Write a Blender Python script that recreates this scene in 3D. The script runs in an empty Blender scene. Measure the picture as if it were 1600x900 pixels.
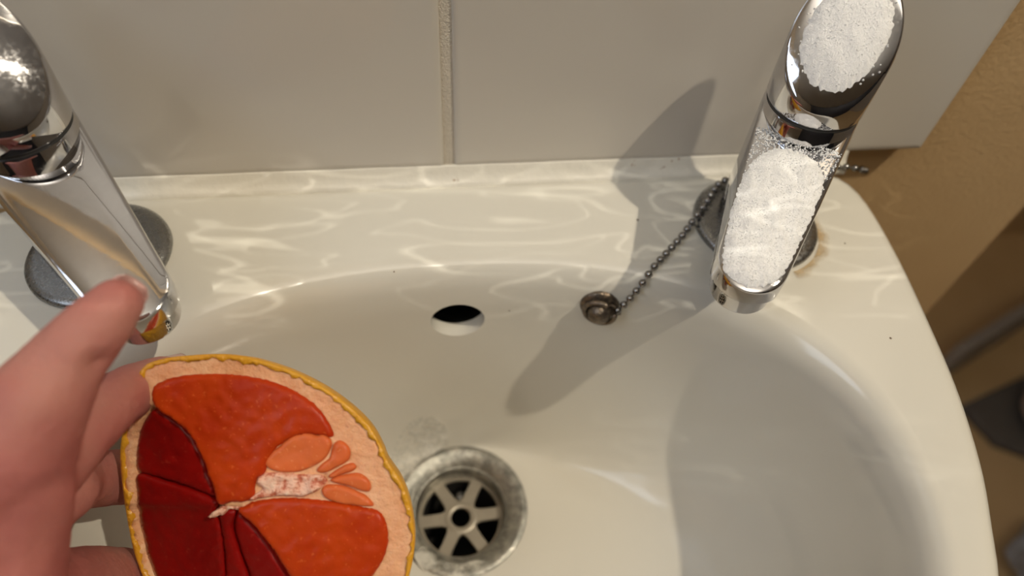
import bpy, bmesh, math, random
from mathutils import Vector, Matrix, noise
from mathutils.geometry import delaunay_2d_cdt
from mathutils.kdtree import KDTree
random.seed(7)
SC = bpy.context.scene
C = SC.collection
MM = 0.001

# ------------------------------------------------------------------ camera
CAM = Vector((-7.13, -212.26, 196.27))
CR = Vector((0.992785, -0.108539, 0.050954))
CU = Vector((0.055882, 0.794815, 0.604273))
CF = Vector((0.106087, 0.597066, -0.795146))
FPX = 1078.8
cd = bpy.data.cameras.new('camera')
cam = bpy.data.objects.new('camera', cd)
C.objects.link(cam)
SC.camera = cam
cd.sensor_fit = 'HORIZONTAL'
cd.sensor_width = 36
cd.lens = FPX / 1600 * 36
cd.clip_start = 0.005
cd.clip_end = 20
m = Matrix((( CR.x, CU.x, -CF.x, CAM.x * MM), (CR.y, CU.y, -CF.y, CAM.y * MM), (CR.z, CU.z, -CF.z, CAM.z * MM), (0, 0, 0, 1)))
cam.matrix_world = m
cd.dof.use_dof = True
cd.dof.focus_distance = 0.22
cd.dof.aperture_fstop = 6

# ------------------------------------------------------------------ light
SC.view_settings.view_transform = 'Standard'
SC.view_settings.look = 'None'
SC.view_settings.gamma = 1
SC.view_settings.exposure = 0.03
w = bpy.data.worlds.new('world')
SC.world = w
w.use_nodes = True
w.node_tree.nodes['Background'].inputs[0].default_value = (0.75, 0.78, 0.85, 1)
w.node_tree.nodes['Background'].inputs[1].default_value = 0.5

def lamp(name, kind, loc, power, col, size=0.1, target=None, size_y=None):
    l = bpy.data.lights.new(name, kind)
    o = bpy.data.objects.new(name, l)
    C.objects.link(o)
    o.location = Vector(loc) * MM
    l.energy = power
    l.color = col
    if kind == 'AREA':
        l.size = size
        if size_y:
            l.shape = 'RECTANGLE'; l.size_y = size_y
    else:
        l.shadow_soft_size = size
    if target is not None:
        o.rotation_euler = (Vector(target) * MM - o.location).to_track_quat('-Z', 'Y').to_euler()
    return o

key = lamp('ceiling_spot_light', 'SPOT', (636, -392, 1183), 39, (1.0, 0.88, 0.69), 0.012, (20, -80, 0))
key.data.spot_size = math.radians(42)
key.data.spot_blend = 0.25
# added spot lamp: its noise pattern stands in for wavy reflections off the chrome
rip = lamp('added_ripple_light', 'SPOT', (-40, -430, 560), 5.0, (1.0, 0.93, 0.78), 0.0008, (-10, -40, 0))
rip.data.spot_size = math.radians(40)
rip.data.spot_blend = 0.5
rip.data.use_nodes = True
_t = rip.data.node_tree
_em = _t.nodes['Emission']
def _n(kind, **kw):
    x = _t.nodes.new(kind)
    for k, v in kw.items(): setattr(x, k, v)
    return x
def _m(op, a, b=0.0):
    x = _n('ShaderNodeMath', operation=op)
    for i, v in ((0, a), (1, b)):
        if hasattr(v, 'is_output'): _t.links.new(v, x.inputs[i])
        else: x.inputs[i].default_value = v
    return x.outputs[0]
_tc = _n('ShaderNodeTexCoord'); _sx = _n('ShaderNodeSeparateXYZ'); _t.links.new(_tc.outputs['Normal'], _sx.inputs[0])
_u = _m('DIVIDE', _sx.outputs[0], _sx.outputs[2]); _v = _m('DIVIDE', _sx.outputs[1], _sx.outputs[2])
_cb = _n('ShaderNodeCombineXYZ'); _t.links.new(_u, _cb.inputs[0]); _t.links.new(_v, _cb.inputs[1])
def _wave(scale_v, sx, sy, thr, seed):
    mp = _n('ShaderNodeMapping'); mp.inputs['Scale'].default_value = (sx, sy, 1); mp.inputs['Location'].default_value = (seed, seed * .7, seed)
    _t.links.new(_cb.outputs[0], mp.inputs[0])
    nz = _n('ShaderNodeTexNoise'); nz.inputs['Scale'].default_value = scale_v; nz.inputs['Detail'].default_value = 1.2; nz.inputs['Distortion'].default_value = 0.6
    _t.links.new(mp.outputs[0], nz.inputs['Vector'])
    d = _m('ABSOLUTE', _m('SUBTRACT', nz.outputs['Fac'], 0.5))
    return _m('POWER', _m('MAXIMUM', _m('SUBTRACT', 1.0, _m('DIVIDE', d, thr)), 0.0), 1.4)
_a = _m('ADD', _wave(6.0, 1.3, 8.0, 0.020, 1.7), _m('MULTIPLY', _wave(7.0, 1.8, 7.5, 0.016, 5.3), 0.9))
_sm = _n('ShaderNodeMapRange'); _sm.interpolation_type = 'SMOOTHSTEP'
_t.links.new(_m('ABSOLUTE', _m('ADD', _v, 0.0)), _sm.inputs['Value'])
_sm.inputs['From Min'].default_value = 0.032; _sm.inputs['From Max'].default_value = 0.056; _sm.inputs['To Min'].default_value = 1; _sm.inputs['To Max'].default_value = 0
_s2 = _n('ShaderNodeMapRange'); _s2.interpolation_type = 'SMOOTHSTEP'
_t.links.new(_m('ABSOLUTE', _m('SUBTRACT', _v, 0.125)), _s2.inputs['Value'])
_s2.inputs['From Min'].default_value = 0.01; _s2.inputs['From Max'].default_value = 0.04; _s2.inputs['To Min'].default_value = 0.3; _s2.inputs['To Max'].default_value = 0
_t.links.new(_m('MULTIPLY', _m('MULTIPLY', _a, _m('ADD', _sm.outputs[0], _s2.outputs[0])), 1.25), _em.inputs['Strength'])
lamp('added_fill_light', 'AREA', (0, -900, 1250), 12, (1.0, 0.90, 0.74), 0.6, (0, -700, 1600))  # added unseen area lamp, aimed at the ceiling for soft fill
lamp('window_light', 'AREA', (-850, -500, 700), 4.5, (0.72, 0.84, 1.0), 0.5, (0, -100, 0), 0.8)

# ------------------------------------------------------------------ helpers
def at(px, py, depth):
    return CAM + (CF + CR * ((px - 800) / FPX) + CU * ((450 - py) / FPX)) * depth

def build(name, bm, mat=None, parent=None, smooth=True, recalc=True):
    if recalc:
        bmesh.ops.recalc_face_normals(bm, faces=bm.faces[:])
    me = bpy.data.meshes.new(name)
    for v in bm.verts:
        v.co *= MM
    bm.to_mesh(me); bm.free()
    for p in me.polygons:
        p.use_smooth = smooth
    o = bpy.data.objects.new(name, me)
    C.objects.link(o)
    if mat:
        me.materials.append(mat)
    if parent:
        o.parent = parent
    return o

def sharp(o, deg=35):
    me = o.data
    me.set_sharp_from_angle(angle=math.radians(deg))
    return o

def empty(name, loc=(0, 0, 0), rz=0):
    o = bpy.data.objects.new(name, None)
    C.objects.link(o)
    o.location = Vector(loc) * MM
    o.rotation_euler.z = rz
    o.empty_display_size = 0.01
    return o

def tag(o, label=None, cat=None, group=None, kind=None):
    if label: o['label'] = label
    if cat: o['category'] = cat
    if group: o['group'] = group
    if kind: o['kind'] = kind
    return o

def rings(bm, rl, close=True, cap_a=False, cap_b=False, loop=False):
    vs = [[bm.verts.new(p) for p in r] for r in rl]
    n = len(vs[0])
    pairs = list(zip(vs, vs[1:])) + ([(vs[-1], vs[0])] if loop else [])
    for a, b in pairs:
        for i in range(n if close else n - 1):
            j = (i + 1) % n
            bm.faces.new((a[i], a[j], b[j], b[i]))
    if cap_a: bm.faces.new(vs[0])
    if cap_b: bm.faces.new(vs[-1])
    return vs

def circle(r, z, n=64, c=(0, 0)):
    return [Vector((c[0] + r * math.cos(2 * math.pi * i / n), c[1] + r * math.sin(2 * math.pi * i / n), z)) for i in range(n)]

def lathe(prof, n=64, cap_a=False, cap_b=False, bm=None):
    bm = bm or bmesh.new()
    rings(bm, [circle(r, z, n) for r, z in prof], cap_a=cap_a, cap_b=cap_b)
    return bm

def box(bm, x0, x1, y0, y1, z0, z1, bev=0):
    r = bmesh.ops.create_cube(bm, size=1)
    vs = r['verts']
    for v in vs:
        v.co = Vector(((x0 + x1) / 2 + v.co.x * (x1 - x0), (y0 + y1) / 2 + v.co.y * (y1 - y0), (z0 + z1) / 2 + v.co.z * (z1 - z0)))
    if bev:
        es = list({e for v in vs for e in v.link_edges})
        bmesh.ops.bevel(bm, geom=es, offset=bev, segments=3, affect='EDGES', profile=0.5)
    return bm

def catmull(pts, n, closed=True):
    pts = [Vector(p) for p in pts]
    out = []
    L = len(pts)
    for i in range(L if closed else L - 1):
        if closed:
            a, b, c, d = pts[i - 1], pts[i], pts[(i + 1) % L], pts[(i + 2) % L]
        else:
            a, b, c, d = pts[max(i - 1, 0)], pts[i], pts[i + 1], pts[min(i + 2, L - 1)]
        for k in range(n):
            t = k / n
            out.append(0.5 * ((2 * b) + (c - a) * t + (2 * a - 5 * b + 4 * c - d) * t * t + (-a + 3 * b - 3 * c + d) * t ** 3))
    if not closed: out.append(pts[-1].copy())
    return out

def resample(pts, step, closed=True):
    P = pts + ([pts[0]] if closed else [])
    d = [0]
    for a, b in zip(P, P[1:]): d.append(d[-1] + (b - a).length)
    n = max(4, round(d[-1] / step))
    out = []; j = 0
    for k in range(n if closed else n + 1):
        s = d[-1] * k / n
        while j < len(d) - 2 and d[j + 1] < s: j += 1
        t = (s - d[j]) / max(d[j + 1] - d[j], 1e-9)
        out.append(P[j].lerp(P[j + 1], t))
    return out

def tube(bm, path, r, n=8, cap=True):
    rl = []
    up = Vector((0, 0, 1))
    for i, p in enumerate(path):
        t = (path[min(i + 1, len(path) - 1)] - path[max(i - 1, 0)]).normalized()
        a = t.cross(up)
        if a.length < 1e-3: a = t.cross(Vector((1, 0, 0)))
        a.normalize(); b = t.cross(a)
        rl.append([p + (a * math.cos(2 * math.pi * k / n) + b * math.sin(2 * math.pi * k / n)) * r for k in range(n)])
    rings(bm, rl, cap_a=cap, cap_b=cap)
    return bm

def kd_of(pts):
    k = KDTree(len(pts))
    for i, p in enumerate(pts): k.insert(Vector((p.x, p.y, 0)), i)
    k.balance()
    return lambda x, y: k.find((x, y, 0))[2]

# ------------------------------------------------------------------ materials
class NT:
    def __init__(s, name):
        s.m = bpy.data.materials.new(name); s.m.use_nodes = True
        s.t = s.m.node_tree; s.p = s.t.nodes['Principled BSDF']
    def n(s, kind, **kw):
        x = s.t.nodes.new(kind)
        for k, v in kw.items():
            if k.startswith('i_'): x.inputs[k[2:].replace('_', ' ')].default_value = v
            else: setattr(x, k, v)
        return x
    def l(s, a, b): s.t.links.new(a, b)
    def set(s, **kw):
        for k, v in kw.items():
            s.p.inputs[k.replace('_', ' ')].default_value = v
        return s
    def coord(s): return s.n('ShaderNodeTexCoord').outputs['Object']
    def noise(s, scale, detail=3, rough=0.5, vec=None, dist=0):
        x = s.n('ShaderNodeTexNoise')
        x.inputs['Scale'].default_value = scale; x.inputs['Detail'].default_value = detail
        x.inputs['Roughness'].default_value = rough; x.inputs['Distortion'].default_value = dist
        s.l(vec or s.coord(), x.inputs['Vector'])
        return x.outputs['Fac']
    def ramp(s, fac, stops):
        r = s.n('ShaderNodeValToRGB'); e = r.color_ramp.elements
        while len(e) > 1: e.remove(e[-1])
        e[0].position, e[0].color = stops[0][0], (*stops[0][1], 1)
        for p, c in stops[1:]:
            q = e.new(p); q.color = (*c, 1)
        s.l(fac, r.inputs[0]); return r.outputs['Color']
    def mix(s, fac, a, b):
        x = s.n('ShaderNodeMix', data_type='RGBA')
        for k, v in ((0, fac), (6, a), (7, b)):
            if hasattr(v, 'is_output'): s.l(v, x.inputs[k])
            else: x.inputs[k].default_value = v if k == 0 else (*v, 1)
        return x.outputs[2]
    def math(s, op, a, b=0):
        x = s.n('ShaderNodeMath', operation=op)
        for k, v in ((0, a), (1, b)):
            if hasattr(v, 'is_output'): s.l(v, x.inputs[k])
            else: x.inputs[k].default_value = v
        return x.outputs[0]
    def bump(s, h, dist, strength=1):
        b = s.n('ShaderNodeBump'); b.inputs['Distance'].default_value = dist; b.inputs['Strength'].default_value = strength
        s.l(h, b.inputs['Height']); s.l(b.outputs[0], s.p.inputs['Normal'])
    def base(s, c): s.l(c, s.p.inputs['Base Color'])
    def rough(s, c): s.l(c, s.p.inputs['Roughness'])

def specks(t, base, dark, scale=40, thr=0.035):
    v = t.n('ShaderNodeTexVoronoi'); v.inputs['Scale'].default_value = scale
    t.l(t.coord(), v.inputs['Vector'])
    k = t.math('LESS_THAN', v.outputs['Distance'], thr)
    n = t.math('GREATER_THAN', t.noise(9, 1), 0.56)
    return t.mix(t.math('MULTIPLY', k, n), base, dark)

def M_simple(name, col, rough=0.5, metal=0, **kw):
    t = NT(name); t.set(Base_Color=(*col, 1), Roughness=rough, Metallic=metal)
    for k, v in kw.items(): t.p.inputs[k.replace('_', ' ')].default_value = v
    return t.m

t = NT('ceramic_glaze')
c = t.mix(t.noise(14, 3), (0.66, 0.635, 0.565), (0.71, 0.69, 0.62))
t.base(specks(t, c, (0.12, 0.08, 0.05), 60, 0.03))
t.set(Roughness=0.13, Specular_IOR_Level=0.5, Coat_Weight=0.0)
t.bump(t.noise(55, 2), 0.00012)
CERAMIC = t.m

t = NT('tile_glaze')
c = t.mix(t.noise(8, 3), (0.60, 0.56, 0.50), (0.65, 0.61, 0.55))
t.base(specks(t, c, (0.10, 0.06, 0.05), 55, 0.03))
t.set(Roughness=0.16, Coat_Weight=0.2)
t.bump(t.noise(25, 2), 0.0003)
TILE = t.m

t = NT('grout'); t.base(t.mix(t.noise(900, 3), (0.56, 0.50, 0.41), (0.74, 0.68, 0.58))); t.set(Roughness=0.9)
t.bump(t.noise(1500, 3), 0.0005); GROUT = t.m
t = NT('sealant')
c = t.mix(t.noise(20, 2), (0.76, 0.72, 0.62), (0.80, 0.77, 0.69))
g = t.math('MULTIPLY', t.math('GREATER_THAN', t.noise(260, 4, 0.7), 0.66), t.math('GREATER_THAN', t.noise(16, 1), 0.60))
t.base(t.mix(g, c, (0.42, 0.30, 0.20))); t.set(Roughness=0.4); t.bump(t.noise(120, 3), 0.0008); SEAL = t.m
t = NT('plaster_paint')
t.base(t.mix(t.noise(30, 4), (0.54, 0.365, 0.185), (0.62, 0.425, 0.22))); t.set(Roughness=0.55)
t.bump(t.noise(420, 2, 0.5), 0.0005, 0.7); PAINT = t.m

t = NT('chrome')
t.set(Metallic=1.0)
t.base(t.mix(t.noise(200, 5, 0.7), (0.56, 0.56, 0.58), (0.68, 0.68, 0.70)))
n = t.noise(700, 5, 0.75)
t.rough(t.ramp(n, [(0.45, (0.035,) * 3), (0.75, (0.12,) * 3)]))
t.bump(t.noise(120, 2), 0.00003)
CHROME = t.m
t = NT('dull_chrome')
t.set(Metallic=1.0)
t.base(t.mix(t.noise(300, 4, 0.6), (0.25, 0.25, 0.25), (0.34, 0.34, 0.33)))
t.rough(t.ramp(t.noise(900, 5, 0.7), [(0.35, (0.2,) * 3), (0.7, (0.42,) * 3)])); t.bump(t.noise(1500, 3), 0.0001)
DULL = t.m
t = NT('tarnished_brass')
t.set(Metallic=0.9)
t.base(t.ramp(t.noise(500, 4, 0.6), [(0.4, (0.13, 0.11, 0.09)), (0.62, (0.24, 0.19, 0.14)), (0.75, (0.50, 0.30, 0.18))]))
t.rough(t.ramp(t.noise(800, 3), [(0.3, (0.25,) * 3), (0.7, (0.5,) * 3)])); t.bump(t.noise(1200, 4), 0.0003)
BRASS = t.m
t = NT('bead_metal'); t.set(Metallic=1.0)
t.base(t.mix(t.noise(700, 3), (0.20, 0.19, 0.18), (0.38, 0.37, 0.36))); t.rough(t.ramp(t.noise(900, 3), [(0.3, (0.12,) * 3), (0.7, (0.35,) * 3)]))
BEAD = t.m
t = NT('waste_metal'); t.set(Metallic=0.85)
t.base(t.ramp(t.noise(160, 6, 0.7), [(0.38, (0.22, 0.22, 0.20)), (0.55, (0.40, 0.39, 0.35)), (0.72, (0.66, 0.64, 0.58))]))
t.set(Roughness=0.4); t.bump(t.noise(900, 4), 0.0003); WASTE = t.m
DARK = M_simple('dark_pipe_hole_shade', (0.010, 0.009, 0.008), 0.6)  # waste pipe; in the overflow this near-black paints in the shade
RUBBER = M_simple('black_seal', (0.02, 0.02, 0.02), 0.5)

t = NT('salt'); t.base(t.mix(t.noise(1500, 2), (0.86, 0.86, 0.86), (0.97, 0.97, 0.97)))
t.set(Roughness=0.55, Subsurface_Weight=0.3, Subsurface_Scale=0.001); t.p.inputs['Subsurface Radius'].default_value = (1, 1, 1)
t.bump(t.noise(3000, 2, 0.6), 0.0002); SALT = t.m
t = NT('stain'); t.base(t.mix(t.noise(160, 3), (0.50, 0.33, 0.15), (0.64, 0.50, 0.30))); t.set(Roughness=0.4)
_d = t.n('ShaderNodeVectorMath', operation='DISTANCE'); t.l(t.coord(), _d.inputs[0]); _d.inputs[1].default_value = (0.1187, -0.0428, 0.0005)
_f = t.n('ShaderNodeMapRange'); t.l(_d.outputs['Value'], _f.inputs['Value'])
_f.inputs['From Min'].default_value = 0.0235; _f.inputs['From Max'].default_value = 0.0285; _f.inputs['To Min'].default_value = 1.25; _f.inputs['To Max'].default_value = 0.35
a = t.math('MULTIPLY', t.noise(150, 5, 0.6), _f.outputs[0])
t.l(t.ramp(a, [(0.30, (0, 0, 0)), (0.70, (0.75,) * 3)]), t.p.inputs['Alpha']); STAIN = t.m
t = NT('salt_slurry'); t.base(t.mix(t.noise(300, 3), (0.72, 0.70, 0.63), (0.85, 0.83, 0.76))); t.set(Roughness=0.6)
t.l(t.ramp(t.noise(110, 5, 0.65), [(0.42, (0, 0, 0)), (0.60, (0.8,) * 3)]), t.p.inputs['Alpha']); t.bump(t.noise(1500, 3), 0.0004)
SLURRY = t.m

def skin_mat():
    t = NT('skin')
    c = t.ramp(t.noise(28, 3, 0.5), [(0.36, (0.38, 0.12, 0.11)), (0.5, (0.45, 0.16, 0.14)), (0.64, (0.50, 0.22, 0.18))])
    t.base(t.mix(t.math('MULTIPLY', t.noise(500, 3), 0.25), c, (0.48, 0.18, 0.14)))
    t.set(Roughness=0.6, Specular_IOR_Level=0.35, Subsurface_Weight=0.25, Subsurface_Scale=0.004)
    t.p.inputs['Subsurface Radius'].default_value = (1.0, 0.35, 0.2)
    t.bump(t.noise(900, 4, 0.6), 0.00025)
    return t.m
SKIN = skin_mat()
NAIL = M_simple('nail', (0.55, 0.33, 0.30), 0.25)

def pulp_mat(name, lo, hi, edge):
    t = NT(name)
    v = t.n('ShaderNodeTexVoronoi'); v.inputs['Scale'].default_value = 420
    mp = t.n('ShaderNodeMapping'); mp.inputs['Scale'].default_value = (1, 0.35, 1); mp.inputs['Rotation'].default_value = (0, 0, 0.5)
    t.l(t.coord(), mp.inputs[0]); t.l(mp.outputs[0], v.inputs['Vector'])
    c = t.mix(t.noise(70, 3, 0.55), lo, hi)
    d = t.math('MULTIPLY', t.math('LESS_THAN', t.noise(650, 3, 0.6), 0.35), 0.5)
    t.base(t.mix(d, c, edge))
    t.set(Roughness=0.36, Subsurface_Weight=0.25, Subsurface_Scale=0.003, Specular_IOR_Level=0.22)
    t.p.inputs['Subsurface Radius'].default_value = (1.0, 0.25, 0.08)
    t.bump(t.math('ADD', t.math('MULTIPLY', v.outputs['Distance'], -0.3), t.noise(320, 3)), 0.00022)
    return t.m
PULP = pulp_mat('grapefruit_pulp', (0.36, 0.011, 0.004), (0.60, 0.075, 0.004), (0.68, 0.14, 0.03))
PULP_SMALL = pulp_mat('small_segment_pulp', (0.62, 0.10, 0.025), (0.74, 0.20, 0.06), (0.80, 0.30, 0.13))
PULP_SHADED = pulp_mat('shaded_pulp', (0.20, 0.002, 0.002), (0.30, 0.005, 0.003), (0.36, 0.03, 0.018))  # darker copy of the pulp: shade of the left flank put into colour
t = NT('pith')
c = t.ramp(t.noise(60, 4, 0.6), [(0.35, (0.78, 0.36, 0.17)), (0.55, (0.86, 0.47, 0.26)), (0.75, (0.90, 0.57, 0.35))])
k = t.math('MULTIPLY', t.math('GREATER_THAN', t.noise(520, 3, 0.6), 0.68), 0.5)
t.base(t.mix(k, c, (0.62, 0.22, 0.12))); t.set(Roughness=0.45, Subsurface_Weight=0.3, Subsurface_Scale=0.003)
t.p.inputs['Subsurface Radius'].default_value = (1.0, 0.5, 0.3)
t.bump(t.noise(500, 4, 0.6), 0.0006); PITH = t.m
t = NT('pith_core'); c = t.ramp(t.noise(300, 4, 0.7), [(0.40, (0.55, 0.14, 0.07)), (0.5, (0.86, 0.48, 0.34)), (0.7, (0.90, 0.66, 0.52))])
t.base(c); t.set(Roughness=0.45); t.bump(t.noise(600, 4), 0.001); CORE = t.m
t = NT('peel'); t.base(t.mix(t.noise(250, 3), (0.66, 0.28, 0.012), (0.76, 0.40, 0.03))); t.set(Roughness=0.35)
t.bump(t.noise(450, 2), 0.0008); PEEL = t.m

# ------------------------------------------------------------------ room shell
FLOOR_Z = -850
WX = 288      # outer corner where the painted wall ends
bm = bmesh.new(); box(bm, -900, WX, 0, 120, FLOOR_Z, 1550)
wall = tag(build('wall_back', bm, PAINT, smooth=False), kind='structure')
ROOM = M_simple('room_paint', (0.42, 0.36, 0.28), 0.7)
bm = bmesh.new(); box(bm, -960, -900, -1700, 120, FLOOR_Z, 1550); tag(build('wall_left', bm, ROOM, smooth=False), kind='structure')
bm = bmesh.new(); box(bm, -960, 1500, -1760, -1700, FLOOR_Z, 1550); tag(build('wall_front', bm, M_simple('dark_paint', (0.05, 0.055, 0.07), 0.6), smooth=False), kind='structure')
bm = bmesh.new(); box(bm, 1440, 1500, -1700, 700, FLOOR_Z, 1550); tag(build('wall_right', bm, ROOM, smooth=False), kind='structure')
bm = bmesh.new(); box(bm, WX, 1440, 640, 700, FLOOR_Z, 1550); tag(build('wall_far', bm, PAINT, smooth=False), kind='structure')
bm = bmesh.new(); box(bm, -960, 1500, -1760, 700, 1550, 1600); tag(build('ceiling', bm, M_simple('ceiling_paint', (0.60, 0.60, 0.60), 0.8), smooth=False), kind='structure')
t = NT('floor_vinyl'); t.base(t.mix(t.noise(12, 4), (0.58, 0.38, 0.18), (0.68, 0.47, 0.24))); t.set(Roughness=0.45)
bm = bmesh.new(); box(bm, -960, 1500, -1760, 700, FLOOR_Z - 40, FLOOR_Z); tag(build('floor', bm, t.m, smooth=False), kind='structure')

# ------------------------------------------------------------------ wall tiles
TH = 205
def tile(x0, x1, z0, z1):
    bm = bmesh.new()
    cx, cz, hx, hz = (x0 + x1) / 2, (z0 + z1) / 2, (x1 - x0) / 2, (z1 - z0) / 2
    def rr(ins, y):
        out = []; R = max(1.2 - ins * 0.5, 0.4)
        for sx, sz, a0 in ((1, 1, 0), (-1, 1, 90), (-1, -1, 180), (1, -1, 270)):
            for k in range(4):
                a = math.radians(a0 + 30 * k)
                out.append(Vector((cx + sx * (hx - ins - R) + R * math.cos(a), y, cz + sz * (hz - ins - R) + R * math.sin(a))))
        return out
    rings(bm, [rr(0, -0.2), rr(0, -6.8), rr(0.25, -7.5), rr(0.8, -7.9), rr(3, -8)], cap_a=True, cap_b=True)
    return build('tile', bm, TILE, wall)
for x0, x1 in ((-204, -2.0), (2.0, 200.8), (-408, -208), (-612, -412)):
    tile(x0, x1, 6.5, 6.5 + TH)
    tile(x0, x1, 6.5 + TH + 4, 6.5 + 2 * TH + 4)
bm = bmesh.new()
for x in (0, -206, -410):
    box(bm, x - 2.6, x + 2.6, -7.0, -0.1, 5.5, 420)
box(bm, -612, 200.2, -5.6, -0.1, 6.5 + TH - 0.6, 6.5 + TH + 4.6)
tag(build('grout', bm, GROUT, wall, smooth=False), 'sandy grout joint between the tiles')

# ------------------------------------------------------------------ basin
BX = -2.0
OUT_R = [(0, -9.5), (60, -9.5), (120, -9.5), (152, -9.8), (164, -12), (170.5, -18), (174, -32), (174, -60), (171.5, -90), (168, -118), (162, -144), (155, -163), (147, -181), (126, -214), (94, -243), (50, -262), (0, -268)]
half = catmull([Vector((x, y, 0)) for x, y in OUT_R], 8, closed=False)
full = half + [Vector((-p.x, p.y, 0)) for p in reversed(half[1:-1])]
NB = 192
def at_angles(poly, cy, N=NB):
    # radial resampling about (0, cy)
    ang = [math.atan2(p.y - cy, p.x) for p in poly]
    out = []
    for k in range(N):
        th = math.pi / 2 - 2 * math.pi * k / N
        d = Vector((math.cos(th), math.sin(th)))
        best = None
        for i in range(len(poly)):
            a = poly[i]; b = poly[(i + 1) % len(poly)]
            ax, ay, bx, by = a.x, a.y - cy, b.x, b.y - cy
            den = d.x * (by - ay) - d.y * (bx - ax)
            if abs(den) < 1e-12: continue
            s = (ax * (by - ay) - ay * (bx - ax)) / den
            u = (ax * d.y - ay * d.x) / den
            if s > 0 and -1e-6 <= u <= 1 + 1e-6: best = s if best is None else max(best, s)
        out.append(Vector((d.x * best, cy + d.y * best, 0)))
    return out
OUTER = at_angles(full, -110)
def outer(scale_in, z):
    out = []
    n = len(OUTER)
    for i, p in enumerate(OUTER):
        tg = (OUTER[(i + 1) % n] - OUTER[i - 1]).normalized()
        nn = Vector((tg.y, -tg.x, 0))       # inward for clockwise order
        q = p + nn * scale_in
        if q.y > -9.5: q.y = -9.5
        out.append(Vector((q.x + BX, q.y, z)))
    return out
def shrink(fx, fy, z, cy=-9.5):
    return [Vector((p.x * fx + BX, cy + (p.y - cy) * fy, z)) for p in OUTER]
def inner(a, b, c, n, z):
    cy = (b + c) / 2; hy = (b - c) / 2
    out = []
    for k in range(NB):
        th = math.pi / 2 - 2 * math.pi * k / NB
        ct, st = math.cos(th), math.sin(th)
        r = (abs(ct) ** n + abs(st) ** n) ** (-1 / n)
        out.append(Vector((BX + a * r * ct, cy + hy * r * st, z)))
    return out
DZ = -118
RL = [shrink(0.30, 0.42, -172), shrink(0.55, 0.68, -165), shrink(0.78, 0.84, -130), shrink(0.91, 0.94, -80), shrink(0.975, 0.98, -40), outer(0.3, -18), outer(0, -9), outer(0.6, -4), outer(2.0, -1.4), outer(4.0, -0.2), outer(6.5, 0.2)]
RL += [inner(144, -46, -238, 2.25, 0.0), inner(141.5, -48.5, -235.5, 2.25, -0.4), inner(139, -51, -233, 2.25, -1.6), inner(136.8, -53.3, -231, 2.24, -3.8), inner(135, -55, -229.5, 2.23, -7), inner(133.6, -56.4, -228, 2.22, -11)]
for k in range(1, 31):
    ph = (k / 30) ** 1.25 * math.pi / 2
    s = math.cos(ph) ** (2 / 2.5); tau = math.sin(ph) ** (2 / 3.0)
    a = 30.2 + (132.8 - 30.2) * s
    z = -14 + (DZ + 14) * tau
    # the back wall eases into the floor around the waste
    b = -57 - 13.8 * tau ** 1.7
    c = -131.2 - (227 - 131.2) * s
    RL.append(inner(a, b, c, 2.0 + 0.22 * s, z))
RL += [inner(24, -77, -125, 2, DZ - 1.5), inner(22.2, -78.8, -123.2, 2, DZ - 3), inner(22.2, -78.8, -123.2, 2, -170)]
bm = bmesh.new()
rings(bm, RL, loop=True)
basin = build('basin_body', bm, CERAMIC)
basin.data.materials.append(DARK)
# overflow hole through the back wall
bm = bmesh.new()
rings(bm, [[Vector((r * math.cos(2 * math.pi * i / 48) - 0.2, y, z0 + 0.92 * r * math.sin(2 * math.pi * i / 48) )) for i in range(48)]
           for r, y, z0 in ((11.2, -90, -29), (11.2, -59.4, -29), (10.6, -58.0, -29), (10.6, -52, -29), (13.5, -51.5, -30), (13.5, -26, -40))], cap_a=True, cap_b=True)
cut = build('cutter', bm, CERAMIC)
cut.data.materials.append(DARK)
for p in cut.data.polygons:
    if sum(cut.data.vertices[i].co.y for i in p.vertices) / len(p.vertices) > -0.0525: p.material_index = 1  # overflow cavity coloured near-black in place of its shade
md = basin.modifiers.new('b', 'BOOLEAN'); md.operation = 'DIFFERENCE'; md.object = cut; md.solver = 'EXACT'
md.material_mode = 'TRANSFER'
bpy.context.view_layer.update()
dg = bpy.context.evaluated_depsgraph_get()
me = bpy.data.meshes.new_from_object(basin.evaluated_get(dg))
basin.modifiers.clear(); basin.data = me
for p in me.polygons: p.use_smooth = True
me.set_sharp_from_angle(angle=math.radians(50))
bpy.data.objects.remove(cut)
sink = empty('wash_basin', (0, -110, -172))
tag(sink, 'off-white ceramic wash basin with rounded bowl, overflow hole and flat tap ledge', 'basin')
basin.parent = sink; basin.matrix_parent_inverse = Matrix.Translation(-sink.location)
def under(o, root):
    o.parent = root
    o.matrix_parent_inverse = (Matrix.Translation(root.location) @ root.rotation_euler.to_matrix().to_4x4()).inverted()
    return o

# pedestal bracket under the basin, hidden from the photo's side
bm = bmesh.new(); box(bm, -60, 56, -60, -0.5, -260, -150, 6)
under(build('wall_bracket', bm, CERAMIC), sink)

# sealant bead between basin and tiles
bm = bmesh.new()
rl = []
x = -170.0
while x <= 168.1:
    wob = noise.noise(Vector((x * 0.05, 3, 1))) * 0.5
    rl.append([Vector((x, -7.6, -4)), Vector((x, -7.7, 7.4 + wob * .6)), Vector((x, -8.2, 6.6 + wob)), Vector((x, -8.8, 4.4 + wob)), Vector((x, -9.8, 2.6)), Vector((x, -11.2 + wob*.6, 1.1)), Vector((x, -12.6 + wob*.6, 0.25)), Vector((x, -12.6, -2)), Vector((x, -9, -4))])
    x += 3.38
rings(bm, rl, cap_a=True, cap_b=True)
tag(build('trim_1', bm, SEAL), kind='structure')

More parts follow.
